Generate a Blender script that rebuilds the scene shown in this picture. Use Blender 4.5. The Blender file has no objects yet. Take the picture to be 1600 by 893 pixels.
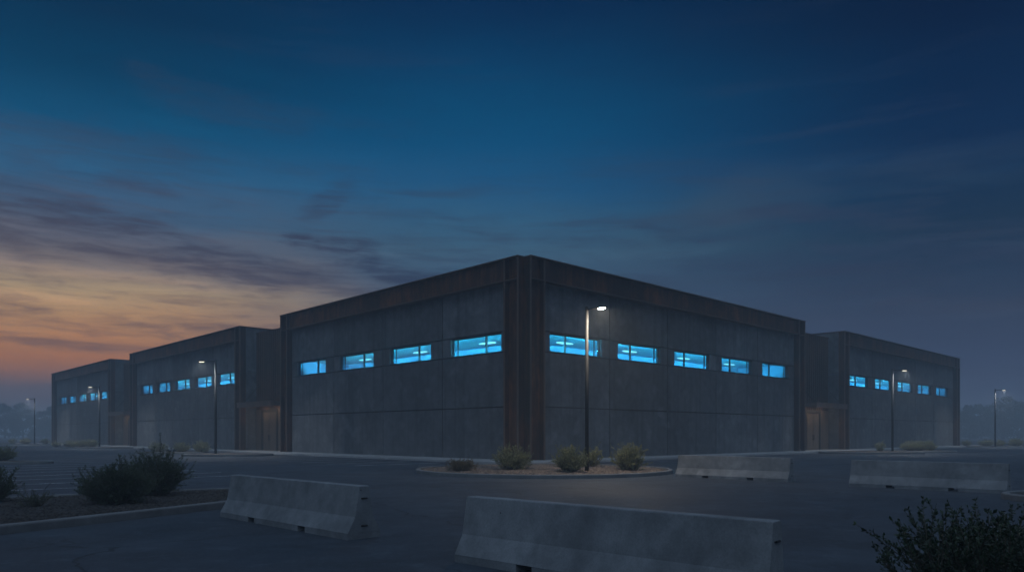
import bpy, bmesh, math, random
import numpy as np
from mathutils import Vector, Matrix

R = math.radians
scene = bpy.context.scene
col = scene.collection

# ------------------------------------------------------------------ node helper
class E:
    """tiny expression wrapper over shader math nodes"""
    def __init__(s, nt, sock): s.nt, s.s = nt, sock
    def _m(s, op, *a, clamp=False):
        n = s.nt.nodes.new('ShaderNodeMath'); n.operation = op; n.use_clamp = clamp
        for i, v in enumerate((s,) + a):
            if isinstance(v, E): s.nt.links.new(v.s, n.inputs[i])
            else: n.inputs[i].default_value = v
        return E(s.nt, n.outputs[0])
    def __add__(s, o): return s._m('ADD', o)
    def __sub__(s, o): return s._m('SUBTRACT', o)
    def __mul__(s, o): return s._m('MULTIPLY', o)
    def __truediv__(s, o): return s._m('DIVIDE', o)
    def __pow__(s, o): return s._m('POWER', o)
    def abs(s): return s._m('ABSOLUTE')
    def neg(s): return s._m('MULTIPLY', -1.0)
    def clamp(s): return s._m('ADD', 0.0, clamp=True)
    def smooth(s, a, b, lo=0.0, hi=1.0):
        n = s.nt.nodes.new('ShaderNodeMapRange'); n.interpolation_type = 'SMOOTHSTEP'
        s.nt.links.new(s.s, n.inputs[0])
        n.inputs[1].default_value = a; n.inputs[2].default_value = b
        n.inputs[3].default_value = lo; n.inputs[4].default_value = hi
        return E(s.nt, n.outputs[0])

def lin(c):
    return tuple(((v/255)/12.92 if v/255 <= .04045 else ((v/255+.055)/1.055)**2.4) for v in c)

def vec(nt, x, y, z):
    n = nt.nodes.new('ShaderNodeCombineXYZ')
    for i, v in enumerate((x, y, z)):
        if isinstance(v, E): nt.links.new(v.s, n.inputs[i])
        else: n.inputs[i].default_value = v
    return n.outputs[0]

def noise(nt, vsock, scale, detail=4, rough=.55, dist=0.0):
    n = nt.nodes.new('ShaderNodeTexNoise')
    n.inputs['Scale'].default_value = scale; n.inputs['Detail'].default_value = detail
    n.inputs['Roughness'].default_value = rough; n.inputs['Distortion'].default_value = dist
    if vsock is not None: nt.links.new(vsock, n.inputs['Vector'])
    return E(nt, n.outputs['Fac'])

def mix(nt, f, a, b, mode='MIX'):
    n = nt.nodes.new('ShaderNodeMix'); n.data_type = 'RGBA'; n.blend_type = mode
    if isinstance(f, E): nt.links.new(f.s, n.inputs[0])
    else: n.inputs[0].default_value = f
    for i, v in ((6, a), (7, b)):
        if hasattr(v, 'is_linked'): nt.links.new(v, n.inputs[i])
        else: n.inputs[i].default_value = (*v[:3], 1)
    return n.outputs[2]

def ramp(nt, f, stops, interp='LINEAR'):
    n = nt.nodes.new('ShaderNodeValToRGB'); cr = n.color_ramp; cr.interpolation = interp
    while len(cr.elements) < len(stops): cr.elements.new(.5)
    for e, (p, c) in zip(cr.elements, stops):
        e.position = p; e.color = (*c, 1)
    nt.links.new(f.s, n.inputs[0])
    return n.outputs[0]

def new_mat(name):
    m = bpy.data.materials.new(name); m.use_nodes = True
    nt = m.node_tree
    b = nt.nodes['Principled BSDF']
    return m, nt, b

def objcoord(nt, scale=(1, 1, 1), world=False):
    if world:
        g = nt.nodes.new('ShaderNodeNewGeometry'); out = g.outputs['Position']
    else:
        t = nt.nodes.new('ShaderNodeTexCoord'); out = t.outputs['Object']
    mp = nt.nodes.new('ShaderNodeMapping'); mp.inputs['Scale'].default_value = scale
    nt.links.new(out, mp.inputs['Vector'])
    return mp.outputs[0]

def bump(nt, bsdf, h, strength=.3, dist=.02):
    n = nt.nodes.new('ShaderNodeBump'); n.inputs['Strength'].default_value = strength
    n.inputs['Distance'].default_value = dist
    nt.links.new(h.s, n.inputs['Height']); nt.links.new(n.outputs[0], bsdf.inputs['Normal'])

# ------------------------------------------------------------------ materials
def mat_concrete(name, base, dark, streak=True, pit=False, scale=1.0, rough=.85, world=True):
    m, nt, b = new_mat(name)
    c = objcoord(nt, (1, 1, 1), world)
    big = noise(nt, c, .35*scale, 5, .6)
    med = noise(nt, c, 2.2*scale, 6, .65)
    fine = noise(nt, c, 28*scale, 3, .6)
    f = big*.55 + med*.45
    colr = ramp(nt, f, [(.30, dark), (.5, tuple((x+y)/2 for x, y in zip(base, dark))), (.68, base)])
    if streak:
        cs = objcoord(nt, (2.6, 2.6, .09), world)
        st = noise(nt, cs, 1.0, 4, .6).smooth(.45, .72)
        colr = mix(nt, st*streak, colr, tuple(v*.55 for v in dark))
    cloud = noise(nt, c, .9*scale, 3, .5).smooth(.55, .75)
    colr = mix(nt, cloud*.45, colr, tuple(min(1, v*1.35) for v in base))
    colr = mix(nt, fine.smooth(.35, .7)*.22, colr, tuple(v*.6 for v in dark))
    h = med*.5 + fine*.35
    if pit:
        v = nt.nodes.new('ShaderNodeTexVoronoi'); v.inputs['Scale'].default_value = 5.5
        nt.links.new(c, v.inputs['Vector'])
        p = E(nt, v.outputs['Distance']).smooth(.05, .075, 1, 0) * noise(nt, c, 1.3, 2).smooth(.5, .6)
        colr = mix(nt, p*.8, colr, tuple(v_*.3 for v_ in dark))
        h = h - p*1.5
    nt.links.new(colr, b.inputs['Base Color'])
    b.inputs['Roughness'].default_value = rough
    bump(nt, b, h, .35, .012)
    return m

def mat_rust(name, base, orange, dark, ribs=False, amount=.5):
    m, nt, b = new_mat(name)
    c = objcoord(nt, (1, 1, .45), True)
    big = noise(nt, c, .55, 6, .65, .4)
    med = noise(nt, c, 3.0, 6, .7)
    cs = objcoord(nt, (4.5, 4.5, .16), True)
    st = noise(nt, cs, 1.0, 5, .65)
    f = big*.5 + med*.25 + st*.25
    colr = ramp(nt, f, [(.34, dark), (.47, base), (.57, tuple((x*.6+y*.4) for x, y in zip(base, orange))), (.68, orange)])
    patch = noise(nt, c, .22, 3, .5).smooth(.5, .7)
    colr = mix(nt, patch*amount, colr, dark)
    nt.links.new(colr, b.inputs['Base Color'])
    b.inputs['Roughness'].default_value = .72
    b.inputs['Metallic'].default_value = .15
    bump(nt, b, med*.6 + noise(nt, c, 24, 3)*.4, .3, .01)
    return m

def mat_plain(name, colr, rough=.6, metal=0.0, var=.25, scale=6):
    m, nt, b = new_mat(name)
    c = objcoord(nt, (1, 1, 1), True)
    n = noise(nt, c, scale, 5, .6)
    nt.links.new(ramp(nt, n, [(.3, tuple(v*(1-var) for v in colr)), (.7, tuple(min(1, v*(1+var)) for v in colr))]), b.inputs['Base Color'])
    b.inputs['Roughness'].default_value = rough; b.inputs['Metallic'].default_value = metal
    bump(nt, b, noise(nt, c, scale*6, 3), .12, .004)
    return m

def mat_emit(name, colr, strength):
    m = bpy.data.materials.new(name); m.use_nodes = True
    nt = m.node_tree; nt.nodes.clear()
    o = nt.nodes.new('ShaderNodeOutputMaterial'); e = nt.nodes.new('ShaderNodeEmission')
    e.inputs[0].default_value = (*colr, 1); e.inputs[1].default_value = strength
    nt.links.new(e.outputs[0], o.inputs[0])
    return m

def mat_leaf(name, a, b_, tip=None, rough=.55):
    m, nt, b = new_mat(name)
    g = nt.nodes.new('ShaderNodeNewGeometry')
    r = E(nt, g.outputs['Random Per Island'])
    colr = ramp(nt, r, [(0, a), (.6, tuple((x+y)/2 for x, y in zip(a, b_))), (1, b_)])
    nt.links.new(colr, b.inputs['Base Color'])
    b.inputs['Roughness'].default_value = rough
    b.inputs['Specular IOR Level'].default_value = .35
    return m

def mat_asphalt():
    m, nt, b = new_mat('worn_asphalt')
    c = objcoord(nt, (1, 1, 1), True)
    big = noise(nt, c, .10, 5, .6, .3)
    med = noise(nt, c, .8, 6, .65)
    fine = noise(nt, c, 55, 2, .6)
    f = big*.5 + med*.5
    colr = ramp(nt, f, [(.37, (.009, .0135, .020)), (.5, (.021, .030, .042)), (.63, (.046, .062, .080))])
    colr = mix(nt, fine.smooth(.45, .62)*.35, colr, (.085, .09, .098))
    # long worn streaks where cars have driven
    cs = objcoord(nt, (.09, .55, 1), True)
    st = noise(nt, cs, 1.0, 5, .6, .3).smooth(.5, .68)
    colr = mix(nt, st*.35, colr, (.024, .026, .030))
    lt_ = noise(nt, c, 1.7, 6, .7, .4).smooth(.52, .72)
    colr = mix(nt, lt_*.6, colr, (.080, .098, .120))
    dkp = noise(nt, c, .28, 6, .72, .6).smooth(.54, .66)
    colr = mix(nt, dkp*.45, colr, (.017, .020, .025))
    agg = noise(nt, c, 9.0, 4, .75).smooth(.50, .66)
    colr = mix(nt, agg*.30, colr, (.085, .100, .120))
    agd = noise(nt, c, 5.0, 5, .75).smooth(.54, .68)
    colr = mix(nt, agd*.35, colr, (.010, .013, .018))
    # oil stains
    oil = noise(nt, c, .6, 4, .6).smooth(.62, .70)
    colr = mix(nt, oil*.5, colr, (.02, .02, .022))
    # cracks
    wv = nt.nodes.new('ShaderNodeTexVoronoi'); wv.feature = 'DISTANCE_TO_EDGE'; wv.inputs['Scale'].default_value = .2
    wc = nt.nodes.new('ShaderNodeVectorMath'); wc.operation = 'ADD'
    nt.links.new(c, wc.inputs[0])
    nn = nt.nodes.new('ShaderNodeTexNoise'); nn.inputs['Scale'].default_value = .7; nn.inputs['Detail'].default_value = 6
    nt.links.new(c, nn.inputs['Vector']); 
    sc = nt.nodes.new('ShaderNodeVectorMath'); sc.operation = 'SCALE'; sc.inputs['Scale'].default_value = 2.2
    nt.links.new(nn.outputs['Color'], sc.inputs[0]); nt.links.new(sc.outputs[0], wc.inputs[1])
    nt.links.new(wc.outputs[0], wv.inputs['Vector'])
    cr = E(nt, wv.outputs['Distance']).smooth(.003, .010, 1, 0) * noise(nt, c, .12, 2).smooth(.42, .52)
    colr = mix(nt, cr*.8, colr, (.006, .007, .009))
    nt.links.new(colr, b.inputs['Base Color'])
    rr = big.smooth(.35, .65, .62, .85)
    nt.links.new(rr.s, b.inputs['Roughness'])
    bump(nt, b, fine*.8 + med*.6 - cr*1.0, .45, .012)
    return m

def mat_mulch(name, a, b_):
    m, nt, b = new_mat(name)
    c = objcoord(nt, (1, 1, 1), True)
    v = nt.nodes.new('ShaderNodeTexVoronoi'); v.inputs['Scale'].default_value = 16
    nt.links.new(c, v.inputs['Vector'])
    h = E(nt, v.outputs['Distance'])
    n = noise(nt, c, 1.2, 5)
    rr = nt.nodes.new('ShaderNodeSeparateColor'); nt.links.new(v.outputs['Color'], rr.inputs[0])
    colr = mix(nt, E(nt, rr.outputs[0])*.6 + n*.4, a, b_)
    nt.links.new(colr, b.inputs['Base Color']); b.inputs['Roughness'].default_value = .95
    bump(nt, b, h.neg()+n*.5, .9, .04)
    return m

def mat_paint():
    m, nt, b = new_mat('worn_line_paint')
    c = objcoord(nt, (1, 1, 1), True)
    n = noise(nt, c, 1.1, 6, .7)*.5 + noise(nt, c, 14, 3)*.5
    nt.links.new(mix(nt, n.smooth(.40, .62), (.20, .20, .21), (.78, .79, .80)), b.inputs['Base Color'])
    b.inputs['Roughness'].default_value = .7
    return m

def mat_glass():
    m = bpy.data.materials.new('window_glass'); m.use_nodes = True
    nt = m.node_tree; nt.nodes.clear()
    o = nt.nodes.new('ShaderNodeOutputMaterial')
    t = nt.nodes.new('ShaderNodeBsdfTransparent'); t.inputs[0].default_value = (.72, .90, 1, 1)
    g = nt.nodes.new('ShaderNodeBsdfGlossy'); g.inputs['Roughness'].default_value = .05
    f = nt.nodes.new('ShaderNodeFresnel'); f.inputs[0].default_value = 1.45
    mx = nt.nodes.new('ShaderNodeMixShader')
    nt.links.new((E(nt, f.outputs[0])*.35).s, mx.inputs[0])
    nt.links.new(t.outputs[0], mx.inputs[1]); nt.links.new(g.outputs[0], mx.inputs[2])
    nt.links.new(mx.outputs[0], o.inputs[0])
    return m

M = {}
def panel_tone(m):
    nt = m.node_tree; b = nt.nodes['Principled BSDF']; l = b.inputs['Base Color'].links[0]; src = l.from_socket
    g = nt.nodes.new('ShaderNodeNewGeometry'); r = E(nt, g.outputs['Random Per Island'])
    k = (r*.42 + .78).s
    cc = nt.nodes.new('ShaderNodeCombineColor')
    for i in range(3): nt.links.new(k, cc.inputs[i])
    nt.links.new(mix(nt, 1.0, src, cc.outputs[0], 'MULTIPLY'), b.inputs['Base Color'])
    return m
M['wall'] = mat_concrete('tilt_up_concrete', (.176, .183, .190), (.046, .050, .056), .42, False, .9)
panel_tone(M['wall'])
M['joint'] = mat_plain('dark_joint', (.03, .03, .032), .9)
M['barrier'] = mat_concrete('cast_barrier_concrete', (.30, .31, .315), (.090, .095, .10), .18, True, 1.6)
M['kerb'] = mat_concrete('kerb_concrete', (.22, .22, .217), (.11, .11, .11), False, False, 2.0)
M['walk'] = mat_concrete('sidewalk_concrete', (.42, .415, .405), (.27, .27, .27), False, False, .8)
M['rust'] = mat_rust('weathered_steel', (.054, .020, .008), (.34, .105, .024), (.010, .005, .0035))
M['rustshade'] = mat_rust('shaded_recess_steel', (.024, .010, .005), (.20, .058, .013), (.006, .0035, .003), amount=.5)  # rust darkened to paint in the shade of notch and column recesses
M['rustedge'] = mat_rust('worn_lit_steel', (.13, .088, .066), (.24, .13, .075), (.065, .050, .042))  # worn steel, lightened too for the light edges catch beside shaded webs
M['clad'] = mat_rust('weathered_cladding', (.060, .030, .016), (.17, .068, .026), (.022, .014, .010), amount=.6)
M['door'] = mat_rust('weathered_door_steel', (.15, .115, .085), (.20, .13, .08), (.08, .066, .055), amount=.3)
M['doorframe'] = mat_plain('dark_door_frame', (.035, .028, .024), .6, .3)
M['roof'] = mat_plain('roof_membrane', (.10, .10, .105), .9, scale=1)
M['frame'] = mat_plain('dark_window_frame', (.018, .022, .028), .45, .4)
M['glass'] = mat_glass()
M['roomceil'] = mat_plain('pale_blue_ceiling', (.12, .80, .92), .8, var=.10, scale=.7)
M['room'] = mat_plain('blue_room_paint', (.07, .25, .37), .8, var=.10, scale=.7)
M['roomdark'] = mat_plain('shield_paint', (.17, .48, .64), .7, var=.3, scale=2)  # colour of the added light shield
M['roomlamp'] = mat_emit('room_lamp_glow', (.40, 1.0, 1.0), 2.2)
M['roomfill'] = mat_emit('added_room_fill_glow', (.15, .82, 1.0), 500.0)  # glow of a hidden strip added to light the rooms evenly
M['asphalt'] = mat_asphalt()
M['paint'] = mat_paint()
M['mulch'] = mat_mulch('dark_bark_mulch', (.016, .014, .013), (.055, .046, .040))
M['gravelbed'] = mat_mulch('tan_gravel_bed', (.060, .042, .032), (.15, .105, .075))
M['stone'] = mat_leaf('gravel_stones', (.08, .06, .045), (.25, .19, .15), rough=.9)
M['bark_chip'] = mat_leaf('bark_chips', (.018, .015, .013), (.085, .07, .06), rough=.9)
M['pole'] = mat_plain('bronze_pole_paint', (.024, .024, .024), .65, .1)
M['lens'] = mat_emit('lamp_lens_glow', (1.0, .86, .68), 3000.0)
M['lens_far'] = mat_emit('dimmer_lamp_lens_glow', (.92, .96, 1.0), 4200.0)
M['refractor'] = mat_emit('lamp_refractor_glow', (1.0, .90, .74), 1.6)
M['downlight'] = mat_emit('canopy_downlight_glow', (1.0, .80, .56), 95.0)
M['sage'] = mat_leaf('sage_leaves', (.12, .13, .055), (.32, .31, .15))
M['litsage'] = mat_leaf('lamplit_sage_leaves', (.20, .20, .11), (.46, .44, .27))  # sage lightened to paint in lamp light on the far shrubs
M['brownleaf'] = mat_leaf('dry_brown_leaves', (.09, .07, .034), (.18, .14, .066))
M['darkleaf'] = mat_leaf('dark_green_leaves', (.035, .052, .028), (.11, .135, .07), rough=.5)
M['nearleaf'] = mat_leaf('glossy_dark_leaves', (.012, .026, .012), (.040, .062, .026), rough=.40)
M['stem'] = mat_plain('shrub_stems', (.09, .075, .055), .9)
M['treeleaf'] = mat_leaf('tree_leaves', (.02, .032, .02), (.05, .062, .035))
M['bark'] = mat_plain('tree_bark', (.06, .05, .04), .95)
M['darkbar'] = mat_plain('dark_rods_slot_shade', (.03, .027, .025), .6, .6)

# ------------------------------------------------------------------ object helpers
def tag(o, label=None, cat=None, group=None, kind=None):
    if label: o['label'] = label
    if cat: o['category'] = cat
    if group: o['group'] = group
    if kind: o['kind'] = kind
    return o

def empty(name, loc=(0, 0, 0), rz=0.0):
    o = bpy.data.objects.new(name, None); col.objects.link(o)
    o.empty_display_size = .3
    o.location = loc; o.rotation_euler = (0, 0, rz)
    return o

class MB:
    def __init__(s): s.v, s.f = [], []
    def box(s, x0, x1, y0, y1, z0, z1):
        if x0 > x1: x0, x1 = x1, x0
        if y0 > y1: y0, y1 = y1, y0
        b = len(s.v)
        s.v += [(x0, y0, z0), (x1, y0, z0), (x1, y1, z0), (x0, y1, z0), (x0, y0, z1), (x1, y0, z1), (x1, y1, z1), (x0, y1, z1)]
        s.f += [tuple(b+i for i in q) for q in ((0, 3, 2, 1), (4, 5, 6, 7), (0, 1, 5, 4), (1, 2, 6, 5), (2, 3, 7, 6), (3, 0, 4, 7))]
        return s
    def tube(s, p, q, r0, r1=None, n=10):
        r1 = r0 if r1 is None else r1
        p, q = Vector(p), Vector(q); d = (q-p).normalized()
        a = d.orthogonal().normalized(); b_ = d.cross(a)
        b = len(s.v)
        for c, r in ((p, r0), (q, r1)):
            for i in range(n):
                t = 2*math.pi*i/n
                s.v.append(tuple(c + a*(r*math.cos(t)) + b_*(r*math.sin(t))))
        for i in range(n):
            j = (i+1) % n
            s.f.append((b+i, b+j, b+n+j, b+n+i))
        s.f.append(tuple(b+i for i in reversed(range(n)))); s.f.append(tuple(b+n+i for i in range(n)))
        return s
    def build(s, name, mat, parent=None, bevel=0.0, smooth=False):
        me = bpy.data.meshes.new(name); me.from_pydata(s.v, [], s.f)
        if bevel:
            bm = bmesh.new(); bm.from_mesh(me)
            bmesh.ops.bevel(bm, geom=bm.edges[:], offset=bevel, segments=2, affect='EDGES', profile=.5)
            bm.to_mesh(me); bm.free()
        me.materials.append(mat)
        if smooth:
            for p in me.polygons: p.use_smooth = True
        o = bpy.data.objects.new(name, me); col.objects.link(o)
        if parent: o.parent = parent
        return o

def np_mesh(name, verts, faces_flat, nper, mat, parent=None):
    """verts (N,3), faces (F,nper)"""
    me = bpy.data.meshes.new(name)
    me.from_pydata(verts.tolist(), [], faces_flat.tolist())
    me.materials.append(mat)
    o = bpy.data.objects.new(name, me); col.objects.link(o)
    if parent: o.parent = parent
    return o

def copy_tree(o, parent=None):
    c = o.copy(); col.objects.link(c)
    if parent: c.parent = parent
    for ch in list(o.children): copy_tree(ch, c)
    return c

# ------------------------------------------------------------------ camera
F = 1140.0
HZ = 678.0
CAMZ = 1.6
cam = bpy.data.cameras.new('camera'); co = bpy.data.objects.new('camera', cam); col.objects.link(co)
cam.sensor_width = 36; cam.lens = 36*F/1600; cam.shift_y = (HZ-446.5)/1600
cam.clip_start = .1; cam.clip_end = 6000
co.location = (0, 0, CAMZ); co.rotation_euler = (R(90), 0, 0)
scene.camera = co

def ground_pt(px, py, z=0.0):
    Y = (CAMZ-z)*F/(py-HZ)
    return ((px-800)/F*Y, Y, z)
def at(px, Y, z=0.0): return ((px-800)/F*Y, Y, z)

# ------------------------------------------------------------------ world: dusk sky
def build_world():
    w = bpy.data.worlds.new('World'); scene.world = w; w.use_nodes = True
    nt = w.node_tree; nt.nodes.clear()
    out = nt.nodes.new('ShaderNodeOutputWorld'); bg = nt.nodes.new('ShaderNodeBackground')
    nt.links.new(bg.outputs[0], out.inputs[0])
    tc = nt.nodes.new('ShaderNodeTexCoord')
    sp = nt.nodes.new('ShaderNodeSeparateXYZ'); nt.links.new(tc.outputs['Generated'], sp.inputs[0])
    x, y, z = (E(nt, sp.outputs[i]) for i in range(3))
    az = x._m('ARCTAN2', y) * 57.29578        # 0 ahead, negative to the left
    el = z._m('ARCSINE') * 57.29578
    elp = el._m('MAXIMUM', 0.0)
    # gently warp the coordinates so that nothing is a straight band
    wv = vec(nt, az*.045, elp*.16, 0.0)
    w1 = noise(nt, wv, 1.0, 5, .6) - .5
    w2 = noise(nt, vec(nt, az*.10+7.3, elp*.35, 2.0), 1.0, 5, .6) - .5
    elw = (elp + w1*3.0 + w2*1.2)._m('MAXIMUM', 0.0)
    azw = az + w2*10.0
    e90 = elw/60.0
    S = lambda lst: [(e/60.0, lin(c)) for e, c in lst]
    warm = ramp(nt, e90, S([(0, (84, 88, 106)), (3.2, (98, 90, 102)), (4.2, (142, 102, 90)), (5.2, (174, 115, 80)), (6.5, (182, 129, 90)), (8, (184, 144, 106)), (9.6, (174, 150, 120)),
                            (11.3, (128, 118, 116)), (13, (95, 98, 112)), (15, (66, 91, 119)), (17.5, (44, 94, 132)), (20.5, (10, 78, 117)), (24, (0, 59, 94)), (27, (0, 46, 79)), (30, (0, 40, 72)), (40, (0, 34, 62))]))
    cool = ramp(nt, e90, S([(0, (66, 78, 102)), (5, (60, 74, 102)), (8, (64, 79, 104)), (11, (61, 85, 112)), (14, (58, 92, 118)), (16, (48, 92, 124)),
                            (18.8, (26, 84, 126)), (21.7, (4, 76, 119)), (23.6, (0, 72, 114)), (27, (0, 58, 98)), (30.7, (0, 41, 79)), (36, (0, 31, 63))]))
    side = azw.smooth(-30, -2, 1, 0) * az.smooth(-95, -58, 0, 1)
    base = mix(nt, side, cool, warm)
    # the right hand side of the sky is darker than the middle
    dim = az.smooth(-3, 33, 0, 1)
    dcol = mix(nt, elp.smooth(1, 15.5), (.92, .90, .95), (.15, .25, .36))
    base = mix(nt, dim, base, mix(nt, 1.0, base, dcol, 'MULTIPLY'))
    # ---- thin streaky cloud
    sv = vec(nt, az*.050 + w1*.6, elp*.55 + az*.006, 4.0)
    s1 = noise(nt, sv, 1.0, 7, .62, .35)
    hi = noise(nt, vec(nt, az*.03+3.0, elp*.20, 9.0), 1.0, 5, .55, .5)
    low = elp.smooth(3, 6, 0, 1) * elp.smooth(14, 24, 1, .25)
    dk = s1.smooth(.50, .68) * low
    dkcol = mix(nt, side, lin((40, 52, 74)), lin((92, 78, 84)))
    dkcol = mix(nt, elp.smooth(9, 16), dkcol, lin((46, 60, 86)))
    base = mix(nt, dk*.55, base, dkcol)
    lt = s1.smooth(.47, .30) * low
    ltcol = mix(nt, 1.0, base, (1.35, 1.25, 1.18), 'MULTIPLY')
    base = mix(nt, lt*.8, base, ltcol)
    veil = hi.smooth(.50, .70) * elp.smooth(7, 12) * elp.smooth(15, 22, 1, 0)
    base = mix(nt, veil*(az.smooth(0, 16, .2, .55)), base, mix(nt, side, lin((54, 74, 97)), lin((78, 82, 104))))
    # ---- named cloud banks, each a soft bent band in (azimuth, elevation)
    def ae(px, py):
        a = math.atan2(px-800, F); return math.degrees(a), math.degrees(math.atan((HZ-py)/F*math.cos(a)))
    fray = noise(nt, vec(nt, az*.16, elp*.85, 1.0), 1.0, 7, .65, .6)
    wz = noise(nt, vec(nt, az*.11, elp*.22, 12.0), 1.0, 4, .55) - .5
    ex, ey = az + w2*4.0, elp + wz*3.6
    acc = None
    banks = [((-60, 318), (150, 342), .95, .85), ((150, 342), (330, 395), .95, .85), ((330, 395), (470, 440), .95, .8), ((470, 440), (640, 470), .9, .65),
             ((-60, 370), (260, 388), 1.0, .6), ((260, 400), (420, 452), .9, .8),
             ((-60, 196), (270, 248), 1.5, .38), ((250, 128), (460, 196), 1.1, .28), ((560, 330), (760, 352), .9, .3), ((640, 395), (800, 410), .7, .3), ((190, 290), (255, 302), .7, .6), ((488, 332), (540, 300), .7, .62), ((470, 378), (560, 402), .75, 1.0), ((560, 402), (680, 428), .9, 1.0),
             ((-60, 488), (180, 496), .5, .5), ((150, 508), (440, 518), .55, .7), ((-60, 522), (330, 545), .4, .3), ((-60, 472), (60, 480), .5, .6),
             ((1190, 322), (1420, 332), .9, .7), ((1090, 412), (1460, 430), 1.0, .5), ((860, 372), (1050, 398), .8, .35), ((1380, 476), (1640, 470), .6, .5), ((1010, 350), (1200, 360), .6, .5), ((1300, 392), (1640, 380), .9, .55), ((1240, 452), (1420, 446), .6, .5), ((60, 420), (260, 440), .35, .4), ((520, 440), (700, 452), .5, .45), ((300, 470), (520, 488), .4, .4)]
    for p, q, wd, inten in banks:
        (a0, e0), (a1, e1) = ae(*p), ae(*q)
        dx, dy = a1-a0, e1-e0; L2 = dx*dx+dy*dy
        rx, ry = ex - a0, ey - e0
        t = ((rx*dx + ry*dy)*(1/L2)).clamp()
        ddx, ddy = rx - t*dx, ry - t*dy
        d = ((ddx*.45)**2.0 + ddy**2.0)._m('SQRT')
        m = (d + (fray-.5)*-2.2*wd).smooth(wd*1.35, wd*.15, 0, inten)
        acc = m if acc is None else acc._m('MAXIMUM', m)
    wisp = noise(nt, vec(nt, az*.22+elp*.12, elp*1.9, 5.0), 1.0, 7, .68, .5)
    acc = acc * wisp.smooth(.36, .58, .25, 1.05)
    thin = wisp.smooth(.50, .66) * elp.smooth(4, 7) * elp.smooth(13, 22, 1, 0)
    base = mix(nt, thin*.30, base, mix(nt, side, lin((44, 60, 88)), lin((84, 78, 92))))
    bcol = mix(nt, elp.smooth(8, 13), mix(nt, side, lin((52, 58, 78)), lin((98, 80, 84))), mix(nt, side, lin((40, 56, 84)), lin((58, 60, 80))))
    base = mix(nt, acc*.76, base, bcol)
    # broad pale fill added to the unseen sky behind and overhead: it lights the place
    back = y.smooth(.25, -.45, 0, 1)
    base = mix(nt, back, base, mix(nt, elp.smooth(4, 36), AMB_LOW, AMB))
    base = mix(nt, elp.smooth(35, 58, 0, 1), base, AMB)
    nt.links.new(base, bg.inputs[0]); bg.inputs[1].default_value = 1.0

AMB = (.175, .262, .41)
AMB_LOW = (.022, .032, .050)
build_world()

sky_fill = bpy.data.lights.new('sky_fill', 'SUN'); so = bpy.data.objects.new('sky_fill', sky_fill); col.objects.link(so)
sky_fill.energy = .27; sky_fill.angle = R(40); sky_fill.color = (.62, .82, 1.0)  # wide soft fill added from behind the camera, standing in for skylight
so.rotation_euler = (R(38), 0, R(-10))

# ------------------------------------------------------------------ ground
g = MB(); g.v = [(-1500, -1500, 0), (1500, -1500, 0), (1500, 1500, 0), (-1500, 1500, 0)]; g.f = [(0, 1, 2, 3)]
tag(g.build('parking_lot', M['asphalt']), kind='structure')

# ------------------------------------------------------------------ the building complex
ANG = math.atan2(.6915, .7224)
CX, CY = .68, 40.6
eR = Vector((math.cos(ANG), math.sin(ANG))); eL = Vector((-math.sin(ANG), math.cos(ANG)))
def loc(x, y, z=0): return (CX + eR.x*x + eL.x*y, CY + eR.y*x + eL.y*y, z)
def toloc(X, Y): r = Vector((X-CX, Y-CY)); return r.dot(eR), r.dot(eL)

H = 11.66; FB = 10.36; WB0, WB1 = 6.46, 7.56; J1 = 3.2
SW = .13                                                 # sidewalk height

class FM(MB):
    """boxes given along a facade: s along it, d inwards from its front plane, z up"""
    def __init__(s, ax, oy=0.0): super().__init__(); s.ax = ax; s.oy = oy
    def fb(s, s0, s1, d0, d1, z0, z1):
        if s.ax == 'L': s.box(d0, d1, s0, s1, z0, z1)
        else: s.box(s0, s1, d0, d1, z0, z1)
        return s

def steel_column(ax, s0, s1, parent, ends=(1, 1)):
    m = FM(ax)
    m.fb(s0+.085, s1-.085, .36, .49, .0, H-.06)
    c = m.build('steel_column', M['rust'], parent)
    for a, b in ((s0, s0+.085), (s1-.085, s1)):
        m = FM(ax); m.fb(a+.002, b-.002, .062, .497, .0, H-.056); m.build('flange', M['rustshade'], c)
        m = FM(ax); m.fb(a, b, -.012, .06, .0, H-.055); m.build('flange_edge', M['rustedge'], c)

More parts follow.
